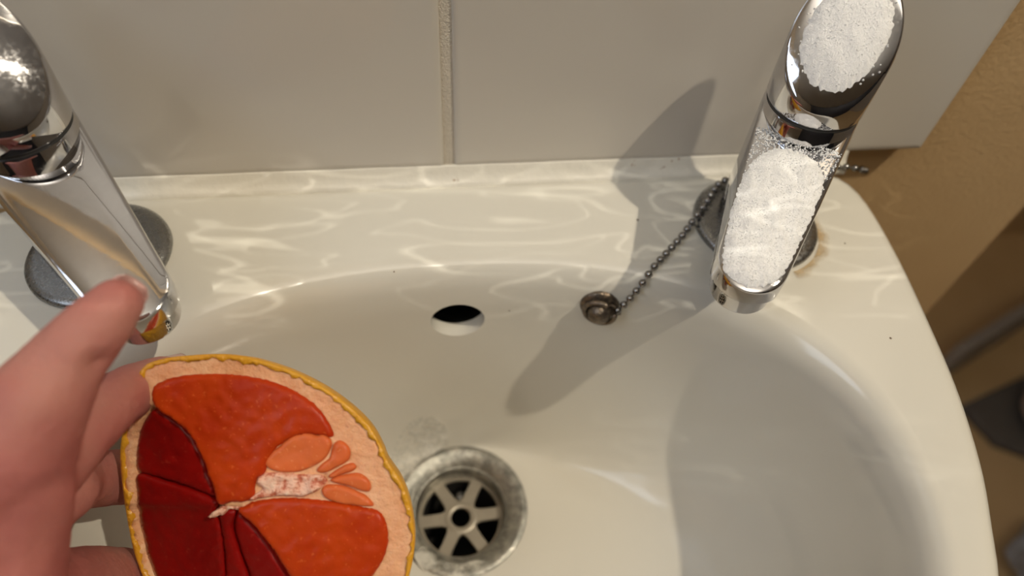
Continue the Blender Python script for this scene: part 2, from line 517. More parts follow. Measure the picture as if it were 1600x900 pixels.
# ------------------------------------------------------------------ waste
dc = (BX - 0.6, -101)
waste = empty('basin_waste', (dc[0], dc[1], DZ)); waste.scale = (0.958,) * 3; tag(waste, 'round grey metal waste outlet with six-spoked grid in the bowl bottom', 'drain')
bm = lathe([(31.6, -1.0), (32, 0.3), (31, 1.0), (29, 0.9), (26, -0.6), (23, -2.6), (21.2, -5.0), (20.9, -7.5), (20.8, -18), (22, -18), (22, -3.5), (30, -1.2)], 72)
o = build('flange', bm, WASTE, waste); sharp(o, 50)
bm = lathe([(20.7, -13.6), (20.7, -12.4), (19.0, -12.2), (18.8, -13.6)], 64)
rings_hub = lathe([(8.2, -13.6), (8.2, -12.3), (7.8, -12.0), (5.2, -12.0), (4.8, -12.3), (4.8, -14.5), (8.2, -13.6)], 48, bm=bm)
for k in range(6):
    a = math.radians(60 * k + 2)
    vs = []
    P = []
    for (rr_, ww) in ((6.6, 4.4), (9.5, 3.2), (15, 3.0), (20.6, 3.3)):
        P.append([Vector((rr_, -ww, -13.7)), Vector((rr_, -ww, -12.35)), Vector((rr_, -ww + .35, -12.02)), Vector((rr_, ww - .35, -12.02)), Vector((rr_, ww, -12.35)), Vector((rr_, ww, -13.7))])
    R = Matrix.Rotation(a, 3, 'Z')
    rings(bm, [[R @ p for p in q] for q in P], cap_a=True, cap_b=True)
t = NT('grid_metal'); t.set(Metallic=0.6, Roughness=0.38); t.base(t.mix(t.noise(150, 4), (0.30, 0.27, 0.22), (0.42, 0.38, 0.31)))
o = build('grid', bm, t.m, waste); sharp(o, 40); o['label'] = 'dull spoked metal grid with round centre hole'
bm = lathe([(20.7, -17), (19.8, -18), (19.5, -90)], 48, cap_b=True)
build('waste_pipe', bm, DARK, waste)
bm = lathe([(0.4, -15.0), (2.2, -15.2), (3.1, -16.2), (3.2, -22)], 24)
for v in bm.verts: v.co += Vector((0.5, 13.5, -3))
build('cross_bolt', bm, DULL, waste)

# ------------------------------------------------------------------ taps
def make_tap():
    root = empty('basin_tap')
    o = build('base_flange', lathe([(17, 0.0), (23.8, 0.0), (24.2, 0.8), (24.0, 2.0), (23.0, 2.9), (20.5, 3.3), (14, 3.5)], 96), DULL, root); sharp(o, 60)
    o['label'] = 'dull scratched metal disc at the foot'
    # body and spout: round column that grows into a tapering spout with one sloping flat top
    N = 96
    L = 57.5; R0 = 15.5; R1 = 10.8
    def plan(ins, N=N):
        pts = []
        r0, r1 = R0 - ins, R1 - ins
        al = math.asin((R0 - R1) / L)
        half_b = math.pi / 2 + al   # back arc half angle from -x... tangent points
        for k in range(N // 2):     # tip arc
            th = -(math.pi / 2 - al) + (math.pi - 2 * al) * k / (N // 2 - 1)
            pts.append(Vector((L + r1 * math.cos(th), r1 * math.sin(th), 0)))
        for k in range(N // 2):
            th = (math.pi / 2 - al) + (math.pi + 2 * al) * k / (N // 2 - 1)
            pts.append(Vector((r0 * math.cos(th), r0 * math.sin(th), 0)))
        # keep a few points along the straight sides
        return pts
    def top(x): return 57.0 - 0.285 * max(x, -6) + (0.0)
    def bot(x):
        # underside: deep near the column, thin at the tip
        t_ = min(max((x - 12) / 54.0, 0), 1)
        return 18.0 + 12.5 * t_
    def col(p, z): return Vector((p.x, p.y, z))
    bm = bmesh.new()
    pl = plan(0); pl1 = plan(0.35); pl2 = plan(1.2); plb = plan(1.5)
    mid = plan(-0.0)
    ringlist = [
        [col(p, bot(p.x) ) for p in plan(3.0)],
        [col(p, bot(p.x) + 0.5) for p in plan(0.8)],
        [col(p, bot(p.x) + 1.6) for p in pl],
        [col(p, min(top(p.x), 57.5) - 1.3) for p in pl],
        [col(p, min(top(p.x), 57.5) - 0.45) for p in pl1],
        [col(p, min(top(p.x), 57.5)) for p in pl2],
    ]
    rings(bm, ringlist, cap_a=True, cap_b=True)
    o = build('spout', bm, CHROME, root); sharp(o, 30)
    bm = lathe([(15.4, 3.2), (15.4, 57.6), (15.0, 58.4), (13.8, 58.6)], 96)
    o = build('column', bm, CHROME, root); sharp(o, 40)
    o = build('seal_ring', lathe([(14.6, 58.2), (14.9, 58.5), (14.9, 59.6), (14.6, 59.9)], 96), RUBBER, root)
    bm = lathe([(6.0, 24.0), (9.3, 24.2), (9.6, 25), (9.6, 32), (6, 32)], 48)
    for v in bm.verts: v.co.x += L - 0.5
    sharp(build('aerator', bm, CHROME, root), 40)
    # handle: round cap sliced by a steep flat
    h = bmesh.new()
    def hz(x): return 82 - 1.0 * x
    def hr(r, f, lo=None):
        return [Vector((r * math.cos(2 * math.pi * i / 96), r * math.sin(2 * math.pi * i / 96), (hz(r * math.cos(2 * math.pi * i / 96)) + f) if lo is None else lo)) for i in range(96)]
    rings(h, [hr(14.6, 0, 59.7), hr(15.3, 0, 59.9), hr(15.6, 0, 60.5), hr(15.6, -1.4), hr(15.3, -0.5), hr(14.6, 0.0)], cap_a=True, cap_b=True)
    o = build('handle', h, CHROME, root); sharp(o, 30)
    return root
def copy_tree(o, parent=None):
    c = o.copy(); C.objects.link(c)
    if parent: c.parent = parent
    for ch in list(o.children): copy_tree(ch, c)
    return c
TR = Vector((117.7, -40.3, 0.0)); TL = Vector((-125.6, -40.3, 0.0))
def dirn(a, b): return math.atan2(b[1] - a[1], b[0] - a[0])
tapR = make_tap()
tapL = copy_tree(tapR)
tapR.location = TR * MM; tapR.rotation_euler.z = dirn(TR, (85, -94))
tapL.location = TL * MM; tapL.rotation_euler.z = dirn(TL, (-87, -94))
tag(tapR, 'chrome basin tap with white salt heaped on its spout and sloping handle', 'tap', 'chrome taps on the basin ledge')
tag(tapL, 'clean chrome basin tap behind the thumb, reflecting the grapefruit', 'tap', 'chrome taps on the basin ledge')

# lime stain creeping out from under the right tap
bm = bmesh.new()
rings(bm, [[Vector((r * math.cos(a), r * math.sin(a), z)) for a in [math.radians(-75 + 3 * k) for k in range(31)]] for r, z in ((23, .6), (25.5, .6), (28.5 , .55))], close=False)
for v in bm.verts: v.co += Vector((TR.x + 1.0, TR.y - 2.5, 0))
tag(build('lime_stain', bm, STAIN), 'tan limescale stain ringing the foot of the salted tap', 'stain', kind='stuff')

# ------------------------------------------------------------------ salt
def salt_pile(name, root, prof, z_of, hmax, n_out, label, cap):
    # prof: closed local outline (x, y) on the sloping flat
    RM = Matrix.Rotation(root.rotation_euler.z, 3, 'Z'); O = root.location / MM
    ol = resample(catmull([Vector((x, y, 0)) for x, y in prof], 10), 0.45)
    ol = [p + Vector((noise.noise(p * 0.9) * 0.7, noise.noise(p * 0.9 + Vector((9, 9, 9))) * 0.7, 0)) for p in ol]
    kd_ = kd_of(ol)
    def dist(p): return kd_(p.x, p.y)
    xs = [p.x for p in ol]; ys = [p.y for p in ol]
    V = [Vector((p.x, p.y)) for p in ol]; nb = len(V)
    g = 0.36
    x = min(xs)
    inside = []
    def isin(px, py):
        r = False; j = nb - 1
        for i in range(nb):
            if (V[i].y > py) != (V[j].y > py) and px < (V[j].x - V[i].x) * (py - V[i].y) / (V[j].y - V[i].y) + V[i].x: r = not r
            j = i
        return r
    while x < max(xs):
        y = min(ys)
        while y < max(ys):
            jx, jy = x + random.uniform(-.14, .14), y + random.uniform(-.14, .14)
            if isin(jx, jy):
                d = dist(Vector((jx, jy, 0)))
                if d > 0.25: inside.append((jx, jy, d))
            y += g
        x += g
    pts = V + [Vector((a, b)) for a, b, d in inside]
    dd = [0] * nb + [d for *_, d in inside]
    r = delaunay_2d_cdt(pts, [(i, (i + 1) % nb) for i in range(nb)], [], 2, 1e-5)
    bm = bmesh.new()
    vv = []
    for i, p in enumerate(r[0]):
        src = r[3][i][0] if r[3][i] else 0
        d = dd[src] if src < len(dd) else 0
        h = hmax * (1 - math.exp(-d / 2.6)) if d > 0 else 0
        lump = 0.55 * noise.noise(Vector((p.x * 0.22, p.y * 0.3, 4))) * min(d / 3, 1)
        gr = random.uniform(-0.09, 0.09) * min(d / 0.6, 1)
        q = Vector((p.x, p.y, z_of(p.x) + 0.15 + h + lump + gr))
        vv.append(bm.verts.new(RM @ q + O))
    for f in r[2]:
        try: bm.faces.new([vv[i] for i in f])
        except ValueError: pass
    # loose grains
    def grain(x, y, z, s):
        mt = Matrix.Translation(RM @ Vector((x, y, z)) + O) @ Matrix.Rotation(random.uniform(0, 3), 4, (random.random(), random.random(), random.random() + .1)) @ Matrix.Scale(s, 4)
        c8 = [bm.verts.new(mt @ Vector((a, b, c))) for a in (-.5, .5) for b in (-.5, .5) for c in (-.5, .5)]
        for f in ((0, 1, 3, 2), (4, 6, 7, 5), (0, 4, 5, 1), (2, 3, 7, 6), (0, 2, 6, 4), (1, 5, 7, 3)):
            bm.faces.new([c8[i] for i in f])
    for (x, y, s, lift) in n_out(isin, inside):
        grain(x, y, z_of(x) + s * 0.5 + lift, s)
    o = build(name, bm, SALT, smooth=False, recalc=False)
    return tag(o, label, 'salt', kind='stuff')
def scat_spout(isin, inside):
    out = []
    for k in range(900):
        x = 13.5 + random.expovariate(0.16); y = random.uniform(-14.6, 14.6)
        if x < 60 and abs(y) < 14.6 - 0.07 * x and not isin(x, y) and (x < 34 or random.random() < 0.25):
            out.append((x, y, random.uniform(0.2, 0.42), 0))
    for x, y, d in random.sample(inside, 1200):
        if True: out.append((x, y, random.uniform(0.16, 0.28), 0.1 + 2.5 * (1 - math.exp(-d / 2.6))))
    return out
sp_prof = [(19, -5), (18, 2), (20, 8), (26, 11.5), (36, 11.6), (48, 10.4), (57, 9.6), (62, 7.8), (66, 3.5), (67, -1), (65.5, -6), (62, -8.6), (54, -10.4), (44, -11.6), (32, -12), (24, -10)]
salt_pile('salt_heap', tapR, sp_prof, lambda x: 57 - 0.285 * x, 2.6, scat_spout, 'mound of white salt on the spout of the right tap', 4)
def hz2(x): return 82 - 1.0 * x
def scat_handle(isin, inside):
    out = []
    for k in range(160):
        a = random.uniform(0, 6.28); rr_ = 14 * math.sqrt(random.random())
        x, y = rr_ * math.cos(a), rr_ * math.sin(a)
        if not isin(x, y) and x < 9: out.append((x, y, random.uniform(0.28, 0.45), 0))
    for x, y, d in random.sample(inside, 300): out.append((x, y, random.uniform(0.16, 0.28), 0.2 + 3.5 * (1 - math.exp(-d / 2.6))))
    return out
h_prof = [(11.2, 0), (10.2, 5.5), (6, 9.8), (-1, 11.5), (-7, 10.5), (-10.5, 6), (-11.5, 0), (-10, -6.5), (-6, -10), (0, -11.5), (6, -10), (10, -5)]
salt_pile('salt_heap', tapR, h_prof, hz2, 3.6, scat_handle, 'mound of white salt on the sloping handle of the right tap', 3)

# cloudy salt left round the waste
def slurry(pts, label):
    ol = resample(catmull([Vector((x, y, 0)) for x, y in pts], 8), 1.2)
    c = sum(ol, Vector()) / len(ol)
    bm = bmesh.new()
    rl = [[c.lerp(p, s) for p in ol] for s in (1, .8, .6, .4, .2, .05)]
    vs = rings(bm, rl, cap_b=True)
    dgx = bpy.context.evaluated_depsgraph_get()
    for v in bm.verts:
        hit, loc, nrm, fi = basin.ray_cast(Vector((v.co.x, v.co.y, 20)) * MM, Vector((0, 0, -1)))
        z = loc.z / MM if hit else DZ
        r_ = math.hypot(v.co.x - dc[0], v.co.y - dc[1])
        if r_ < 32.5: z = max(z, DZ + (1.1 if r_ > 28 else 1.1 - (28 - r_) * 0.55))
        v.co.z = z + 0.45
    return tag(build('salt_residue', bm, SLURRY), label, 'salt', kind='stuff')

# ------------------------------------------------------------------ chain and its stay
stay_c = Vector((50.5, -57.8, -19.0))
def on_basin(px, py, off):
    o_ = CAM; d_ = (at(px, py, 100) - CAM).normalized()
    hit, loc, nrm, fi = basin.ray_cast(o_ * MM, d_)
    return loc / MM + nrm * off, nrm
bpy.context.view_layer.update()
sc_, sn = on_basin(937, 476, 0)
stay = empty('chain_stay', sc_)
rot = Vector((0, 0, 1)).rotation_difference(sn)
stay.rotation_mode = 'QUATERNION'; stay.rotation_quaternion = rot
tag(stay, 'small tarnished brass stay on the bowl wall holding the bead chain', 'chain stay')
bm = lathe([(7.4, -0.4), (7.6, 0.5), (7.0, 1.3), (5.6, 1.7), (4.6, 2.4), (3.2, 2.4)], 48); build('rose', bm, BRASS, stay)
bm = lathe([(4.2, 1.6), (4.6, 3.4), (4.3, 5.6), (3.2, 7.2), (1.5, 7.9), (0.1, 8.0)], 32); build('dome_nut', bm, BRASS, stay)
# link ring around the dome and the clasp hook
bm = bmesh.new()
tube(bm, [Vector((5.7 * math.cos(a), 5.7 * math.sin(a), 4.2 + 1.2 * math.cos(a))) for a in [2 * math.pi * k / 30 * 0.86 + 0.9 for k in range(31)]], 1.05, 8)
build('ring_clip', bm, BRASS, stay)
bpy.context.view_layer.update()

pa, na = on_basin(962, 478, 2.2)
chain_pts = [on_basin(966, 477, 2.6)[0], on_basin(984, 462, 2.4)[0], on_basin(1004, 440, 2.6)[0]]
for p in ((1020, 420), (1044, 396), (1062, 376)): chain_pts.append(on_basin(p[0], p[1], 1.9)[0])
chain_pts += [Vector((91.5, -40.5, 3.0)), Vector((98.5, -33, 5.6)), Vector((107, -22.8, 5.6)), Vector((118, -19, 5.6)), Vector((131, -20, 4.8))]
chain_pts += [Vector((146, -17.5, 2.4)), Vector((156, -13.5, 2.4)), Vector((165, -12.5, 2.4)), Vector((171, -13.5, 2.0)), Vector((176.5, -13, 0.0)), Vector((178, -9, -3))]
path = resample(catmull(chain_pts, 10, closed=False), 3.85, closed=False)
chain = empty('bead_chain', path[0]); tag(chain, 'grey metal bead chain running from the bowl stay round the salted tap', 'chain')
bm0 = bmesh.new(); bmesh.ops.create_uvsphere(bm0, u_segments=14, v_segments=9, radius=1.5)
b0 = build('bead', bm0, BEAD)
for i, p in enumerate(path):
    b = b0 if i == 0 else b0.copy()
    if i: C.objects.link(b)
    b.parent = chain
    b.location = (p - path[0]) * MM
bm = bmesh.new(); tube(bm, [p - path[0] for p in path], 0.42, 6)
build('link_wire', bm, BEAD, chain)
# clasp that joins chain and stay
bm = bmesh.new()
d0 = path[0] - path[0]; e = sc_ - path[0]
k1 = e.normalized(); side = k1.cross(sn).normalized()
tube(bm, catmull([d0, d0 + side * 2.2 + k1 * 2 + sn * .6, k1 * 6 + side * 1.4 + sn * 1.4, k1 * 7.4 + sn * 1.2, k1 * 5 - side * 1.6 + sn * .8, k1 * 2 - side * 2.4 + sn * .4, k1 * -1.0 - side * 1.2], 6, closed=False), 0.75, 8)
build('clasp', bm, BRASS, chain)

# salt residue
slurry([(-34, -75), (-26, -68), (-14, -66), (-6, -69), (-14, -74), (-22, -80), (-28, -90), (-36, -104), (-44, -98), (-42, -86)], 'cloudy wet salt on the left rim of the waste')
slurry([(-24, -121), (-18, -129), (-8, -132), (2, -132), (10, -128), (4, -124.5), (-6, -125), (-14, -122), (-20, -116)], 'cloudy wet salt patch on the near rim of the waste')

# ------------------------------------------------------------------ grapefruit
FD = 196.0; FC = (420, 775)
SFR = FD / FPX
f0 = at(FC[0], FC[1], FD)
FN = (-CF * 1.0 + CR * 0.0 + CU * 0.0).normalized()
FRM = Matrix((CR, CU, -CF)).transposed().to_4x4()
fruit = empty('grapefruit_half')
fruit.matrix_world = Matrix.Translation(f0 * MM) @ FRM
tag(fruit, 'cut pink grapefruit half with yellow peel, held over the basin', 'grapefruit')
def fp(x, y): return Vector(((x - FC[0]) * SFR, (FC[1] - y) * SFR, 0))
OUTL = [(226, 572), (236, 566), (262, 559), (300, 555), (340, 553), (372, 556), (400, 561), (450, 577), (500, 602), (545, 634), (578, 667), (597, 700), (606, 722), (628, 755), (641, 790), (648, 840), (643, 885), (625, 940), (590, 985), (540, 1015), (470, 1030), (400, 1025), (330, 1005), (270, 970), (235, 925), (215, 880), (203, 835), (193, 775), (188, 725), (189, 690), (197, 650), (207, 610), (216, 585)]
ol = resample(catmull([fp(*p) for p in OUTL], 8), 1.0)
NO = len(ol)
cen = Vector((0, -2, 0))
def offs(poly, d, nz=0, seed=0):
    out = []; n = len(poly)
    for i, p in enumerate(poly):
        tg = (poly[(i + 2) % n] - poly[i - 2]).normalized()
        nn = Vector((-tg.y, tg.x, 0))
        if nn.dot(cen - p) < 0: nn = -nn
        k = d + (nz * (noise.noise(Vector((p.x * 0.42, p.y * 0.42, seed))) + 0.5 * noise.noise(Vector((p.x * 1.1, p.y * 1.1, seed)))) if nz else 0)
        out.append(p + nn * max(k, 0.15))
    return out
RIDGE = [fp(*q_) for q_ in ((222, 560), (228, 585), (236, 615), (246, 642), (275, 662), (300, 684), (318, 716), (333, 758), (345, 788), (372, 798), (400, 822), (430, 862), (455, 905), (475, 945), (490, 990), (500, 1040))]
def ridge_d(p):
    r_ = RIDGE
    if p.y >= r_[0].y: return 0
    for a_, b_ in zip(r_, r_[1:]):
        if a_.y >= p.y >= b_.y:
            return max(a_.x + (b_.x - a_.x) * (a_.y - p.y) / max(a_.y - b_.y, 1e-6) - p.x, 0)
    return max(r_[-1].x - p.x, 0)
def leftness(p):   # the left flank of the cut face falls away from the top face
    x = p.x; t_ = min(max((-30 - x) / 18.0, 0), 1)
    if p.y > 22: t_ *= max(0, 1 - (p.y - 22) / 14)
    return t_ * t_ * (3 - 2 * t_)
def face_h(p):
    d_ = ridge_d(p)
    return -0.46 * (d_ - 1.5 * (1 - math.exp(-d_ / 1.5)))
def lean(v, h):      # the sloping flank widens as it drops, as a wedge does
    return Vector((v.x - h / FD * (v.x + (FC[0] - 800) * SFR), v.y - h / FD * (v.y + (450 - FC[1]) * SFR), v.z))
bm = bmesh.new()
rl = []
for k in range(11):       # peel dome behind the face
    a = math.pi / 2 * k / 11
    s, dz = math.cos(a), -34 * math.sin(a)
    rl.append([lean(Vector((cen.x + (p.x - cen.x) * s, cen.y + (p.y - cen.y) * s, dz * 1.0 + face_h(p) * (1 - k / 11))), face_h(p)) for p in ol])
rl.reverse()
rl.append([lean(Vector((p.x, p.y, face_h(p) + 0.35)), face_h(p)) for p in offs(ol, 0.35)])
inn = offs(ol, 1.35, 1.3, 3)
rl.append([lean(Vector((p.x, p.y, face_h(p) + 0.35)), face_h(p)) for p in inn])
rl.append([lean(Vector((p.x, p.y, face_h(p) - 1.5)), face_h(p)) for p in inn])
rings(bm, rl, cap_a=True)
build('peel', bm, PEEL, fruit)

def in_poly(V, px, py):
    r = False; j = len(V) - 1
    for i in range(len(V)):
        if (V[i].y > py) != (V[j].y > py) and px < (V[j].x - V[i].x) * (py - V[i].y) / (V[j].y - V[i].y) + V[i].x: r = not r
        j = i
    return r
def patch(name, pts, hfun, mat, step=1.0, edge=0.8, edge_h=0.8, lump=0.25, skirt=2.0, raw=None, smoothpts=6, wob=0.0, flank=True):
    P = raw or resample(catmull([fp(*p) for p in pts], smoothpts), step)
    if wob: P = [p + Vector((noise.noise(p * 0.9), noise.noise(p * 0.9 + Vector((5, 5, 5))), 0)) * wob for p in P]
    V = [Vector((p.x, p.y)) for p in P]; nb = len(V)
    kd_ = kd_of(V)
    ins = []
    x0, x1 = min(p.x for p in V), max(p.x for p in V); y0, y1 = min(p.y for p in V), max(p.y for p in V)
    y = y0; row = 0
    while y < y1:
        x = x0 + (step * 0.5 if row % 2 else 0)
        while x < x1:
            if in_poly(V, x, y):
                d = kd_(x, y)
                if d > step * 0.45: ins.append((x, y, d))
            x += step
        y += step * 0.87; row += 1
    for dd_ in (0.3,):
        pass
    allp = V + [Vector((a, b)) for a, b, d in ins]
    D = [0.0] * nb + [d for *_, d in ins]
    r = delaunay_2d_cdt(allp, [(i, (i + 1) % nb) for i in range(nb)], [], 2, 1e-6)
    bm = bmesh.new(); vv = []
    for i, p in enumerate(r[0]):
        src = r[3][i][0] if r[3][i] else 0
        d = D[src] if src < len(D) else 0
        t_ = min(d / edge, 1)
        e_ = edge_h * math.sqrt(max(0, 1 - (1 - t_) ** 2))
        q = Vector((p.x, p.y, 0))
        vv.append(bm.verts.new(lean(Vector((p.x, p.y, hfun(q) + e_ - edge_h + lump * noise.noise(Vector((p.x * .35, p.y * .35, 2))))), face_h(q) if flank else 0)))
    for f in r[2]:
        try: bm.faces.new([vv[i] for i in f])
        except ValueError: pass
    be = [e for e in bm.edges if e.is_boundary]
    g = bmesh.ops.extrude_edge_only(bm, edges=be)
    for v in g['geom']:
        if isinstance(v, bmesh.types.BMVert): v.co.z -= skirt
    bmesh.ops.recalc_face_normals(bm, faces=bm.faces[:])
    # make top faces look at +z
    up = sum(f.normal.z * f.calc_area() for f in bm.faces)
    if up < 0: bmesh.ops.reverse_faces(bm, faces=bm.faces[:])
    return build(name, bm, mat, fruit, recalc=False)

TOPSEG = [(237, 618), (241, 603), (256, 594), (285, 587), (312, 585), (340, 584), (370, 586), (400, 590), (428, 597), (452, 607), (474, 619), (492, 632), (506, 648), (516, 664), (521, 682), (500, 679), (470, 679), (450, 687), (432, 700), (419, 720), (414, 738), (403, 746), (398, 760), (398, 774), (385, 783), (362, 785), (342, 787), (333, 758), (318, 716), (300, 681), (272, 656), (246, 640)]
LOWSEG = [(372, 798), (384, 789), (400, 783), (440, 778), (500, 781), (550, 789), (588, 797), (600, 808), (606, 830), (606, 850), (598, 875), (582, 900), (555, 935), (520, 955), (492, 950), (468, 925), (448, 888), (422, 850), (397, 820)]
DARKA = [(238, 640), (262, 654), (290, 678), (312, 715), (326, 757), (333, 783), (320, 776), (290, 762), (250, 749), (214, 739), (210, 715), (213, 685), (223, 656)]
DARKB = [(212, 743), (250, 753), (290, 766), (322, 780), (336, 789), (333, 802), (343, 830), (348, 880), (350, 930), (340, 975), (300, 970), (255, 930), (234, 885), (220, 830), (213, 785)]
DARKC = [(340, 806), (352, 798), (365, 803), (360, 826), (372, 868), (388, 915), (400, 975), (356, 978), (352, 925), (351, 880), (346, 835)]
DARKD = [(367, 803), (378, 812), (400, 835), (425, 868), (448, 905), (468, 940), (480, 975), (405, 980), (392, 915), (376, 868), (364, 828)]
CAV = [(224, 640), (240, 633), (262, 648), (292, 672), (316, 708), (334, 755), (344, 788), (372, 792), (400, 822), (430, 862), (455, 905), (475, 945), (490, 990), (420, 1000), (330, 988), (255, 945), (228, 890), (212, 830), (205, 780), (204, 720), (212, 675)]
cav = [Vector((p.x, p.y)) for p in resample(catmull([fp(*p) for p in CAV], 5), 1.0)]
hinge = [fp(*p) for p in [(224, 640), (208, 720), (210, 790), (228, 880), (262, 960)]]
def cav_h(q):
    return face_h(q) - 0.6 - 1.6 * math.exp(-ridge_d(q) / 5.0)
cav_kd = kd_of(cav)
def pith_h(q):
    base = face_h(q)
    if in_poly(cav, q.x, q.y):
        d = cav_kd(q.x, q.y)
        k = min(d / 2.0, 1)
        if q.x > -12 and q.y > -5: k *= 0.4
        return (base - 0.9) * (1 - k) + (cav_h(q) - 3.2) * k
    return base - 0.15
patch('pith', None, pith_h, PITH, step=1.1, edge=0.5, edge_h=0.1, lump=0.35, skirt=3, raw=resample(offs(ol, 0.8, 0.2), 1.1))
TOPH = lambda q: face_h(q) * 0.5 + 1.7 - 0.0010 * (q - fp(400, 680)).length_squared
o = patch('segment', TOPSEG, TOPH, PULP, step=0.8, edge=1.6, edge_h=1.0, lump=0.3, skirt=10, wob=0.25); o['label'] = 'large upper red segment'
o = patch('segment', LOWSEG, lambda q: 1.7 - 0.0012 * (q - fp(500, 860)).length_squared, PULP, step=0.8, edge=1.6, edge_h=1.0, lump=0.3, skirt=10, wob=0.25); o['label'] = 'large lower red segment'
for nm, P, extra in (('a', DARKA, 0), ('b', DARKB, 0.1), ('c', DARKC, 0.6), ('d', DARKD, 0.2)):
    o = patch('segment', P, lambda q, extra=extra: cav_h(q) + extra, PULP_SHADED, step=0.9, edge=1.2, edge_h=0.9, lump=0.4, skirt=5)
    o['label'] = 'red segment set back, its shade put into the pulp colour'
SMALL = [
 [(415.5, 721), (421, 710), (430, 702), (439, 696), (447, 688), (455, 682), (469, 677), (479, 676), (487, 677), (496, 680), (504, 678), (511, 681), (517, 687), (518, 698), (508, 716), (490, 728), (469, 736), (448, 737.5), (428, 734.5), (418, 728)],
 [(495.5, 733.5), (504, 724), (515, 715), (519, 703), (523, 692), (531, 688), (541, 693.5), (547, 703), (547, 714), (542, 721), (526, 730), (512, 737), (501, 738)],
 [(513.5, 744), (521, 737), (532, 730), (541, 725.5), (551, 723.5), (557, 730), (550, 736), (534, 741), (521, 746)],
 [(516.5, 750), (525, 744.5), (537, 741.5), (556, 739), (568, 742), (577, 751), (580, 761), (576, 767.5), (564, 765.5), (546, 759), (529, 755)],
 [(503.5, 768), (505, 761), (512, 757), (528, 757), (545, 761), (560, 768), (574, 776), (584, 788), (578, 790.5), (556, 789), (531, 785.5), (511, 778)],
]
for P in SMALL:
    o = patch('segment', P, lambda q: 1.3, PULP_SMALL, step=0.55, edge=1.4, edge_h=0.9, lump=0.2, skirt=1.8); o['label'] = 'small pale orange segment'
CORE_P = [(406, 744), (414, 739), (430, 738), (460, 741), (490, 741), (508, 745), (510, 754), (500, 764), (488, 770), (470, 775), (440, 774), (410, 777), (396, 781), (388, 782), (399, 772), (412, 762), (404, 754)]
o = patch('core', CORE_P, lambda q: 1.2, CORE, step=0.6, edge=1.0, edge_h=0.7, lump=0.9, skirt=1.6, wob=0.3); o['label'] = 'pale torn pith core with brown flecks'
o = patch('core', [(330, 803), (340, 796), (352, 789), (366, 786), (376, 790), (370, 797), (356, 799), (344, 806)], lambda q: -1.2, CORE, step=0.5, edge=0.6, edge_h=0.5, lump=1.2, skirt=4, wob=0.6)
o['label'] = 'torn shred of pith at the centre'

# ------------------------------------------------------------------ hand
bpy.context.view_layer.update()
def hp(px, py, d): return at(px, py, d)
CAPS = []
def cap(a, ra, b, rb): CAPS.append((a, ra, b, rb))
def chainc(lst):
    for (a, ra), (b, rb) in zip(lst, lst[1:]): cap(a, ra, b, rb)
H = hp
def K(*l): return [(H(x, y, d), r * d / FPX) for x, y, d, r in l]     # radius given as seen from where the photo was taken
thumb = K((-75, 800, 158, 120), (20, 700, 158, 92), (62, 622, 158, 76), (104, 562, 160, 60), (120, 545, 160, 57), (160, 500, 161, 49), (181, 475, 162, 41))
index_ = K((-40, 800, 165, 90), (60, 735, 170, 66), (118, 678, 176, 54), (168, 634, 188, 47), (212, 606, 203, 41), (255, 592, 214, 37), (264, 590, 216, 34))
middle = K((-30, 850, 166, 90), (50, 800, 180, 60), (100, 768, 186, 50), (112, 752, 200, 45), (180, 746, 224, 43), (290, 735, 246, 41), (370, 722, 252, 36))
ring_ = K((-25, 930, 160, 82), (62, 930, 180, 66), (128, 912, 202, 58), (195, 912, 228, 52), (295, 890, 250, 44), (365, 880, 256, 38))
little = K((-20, 1010, 156, 82), (62, 1040, 174, 62), (130, 1040, 192, 52), (210, 1020, 214, 45), (290, 985, 230, 40))
for l_ in (thumb, index_, middle, ring_, little): chainc(l_)
wrist, wr = K((-150, 985, 150, 165))[0]
for f_ in (index_, middle, ring_, little): cap(wrist, wr * .85, f_[0][0], f_[0][1])
cap(wrist, wr, thumb[0][0], thumb[0][1])
def cap2(a_, b_):
    (p, r), (q_, r2) = K(a_, b_); cap(p, r, q_, r2)
cap2((-70, 850, 160, 120), (0, 780, 162, 100))
cap2((-70, 900, 158, 115), (-10, 880, 160, 98))
cap2((-20, 980, 154, 100), (5, 900, 162, 88))
cap2((30, 760, 160, 78), (5, 880, 163, 88))
fore = wrist + Vector((-62, -130, 28))
cap(wrist, wr, fore, 28)
bm = bmesh.new()
for a, ra, b, rb in CAPS:
    d = b - a; L = d.length; t_ = d.normalized()
    u_ = t_.orthogonal().normalized(); v_ = t_.cross(u_)
    rl = []
    prof = [(-ra * math.sin(x), ra * math.cos(x)) for x in (1.45, 1.1, 0.75, 0.4)] + [(L * k / 6, ra + (rb - ra) * k / 6) for k in range(7)] + [(L + rb * math.sin(x), rb * math.cos(x)) for x in (0.4, 0.75, 1.1, 1.45)]
    for s, r in prof:
        rl.append([a + t_ * s + (u_ * math.cos(2 * math.pi * k / 20) + v_ * math.sin(2 * math.pi * k / 20)) * r for k in range(20)])
    rings(bm, rl, cap_a=True, cap_b=True)
bmesh.ops.recalc_face_normals(bm, faces=bm.faces[:])
hand = build('hand_body', bm, SKIN, recalc=False)
md = hand.modifiers.new('r', 'REMESH'); md.mode = 'VOXEL'; md.voxel_size = 0.0014; md.use_smooth_shade = True
md2 = hand.modifiers.new('s', 'SMOOTH'); md2.factor = 0.5; md2.iterations = 5
md3 = hand.modifiers.new('d', 'SUBSURF'); md3.levels = 1
bpy.context.view_layer.update()
me = bpy.data.meshes.new_from_object(hand.evaluated_get(bpy.context.evaluated_depsgraph_get()))
hand.modifiers.clear(); hand.data = me
me.materials.clear(); me.materials.append(SKIN)
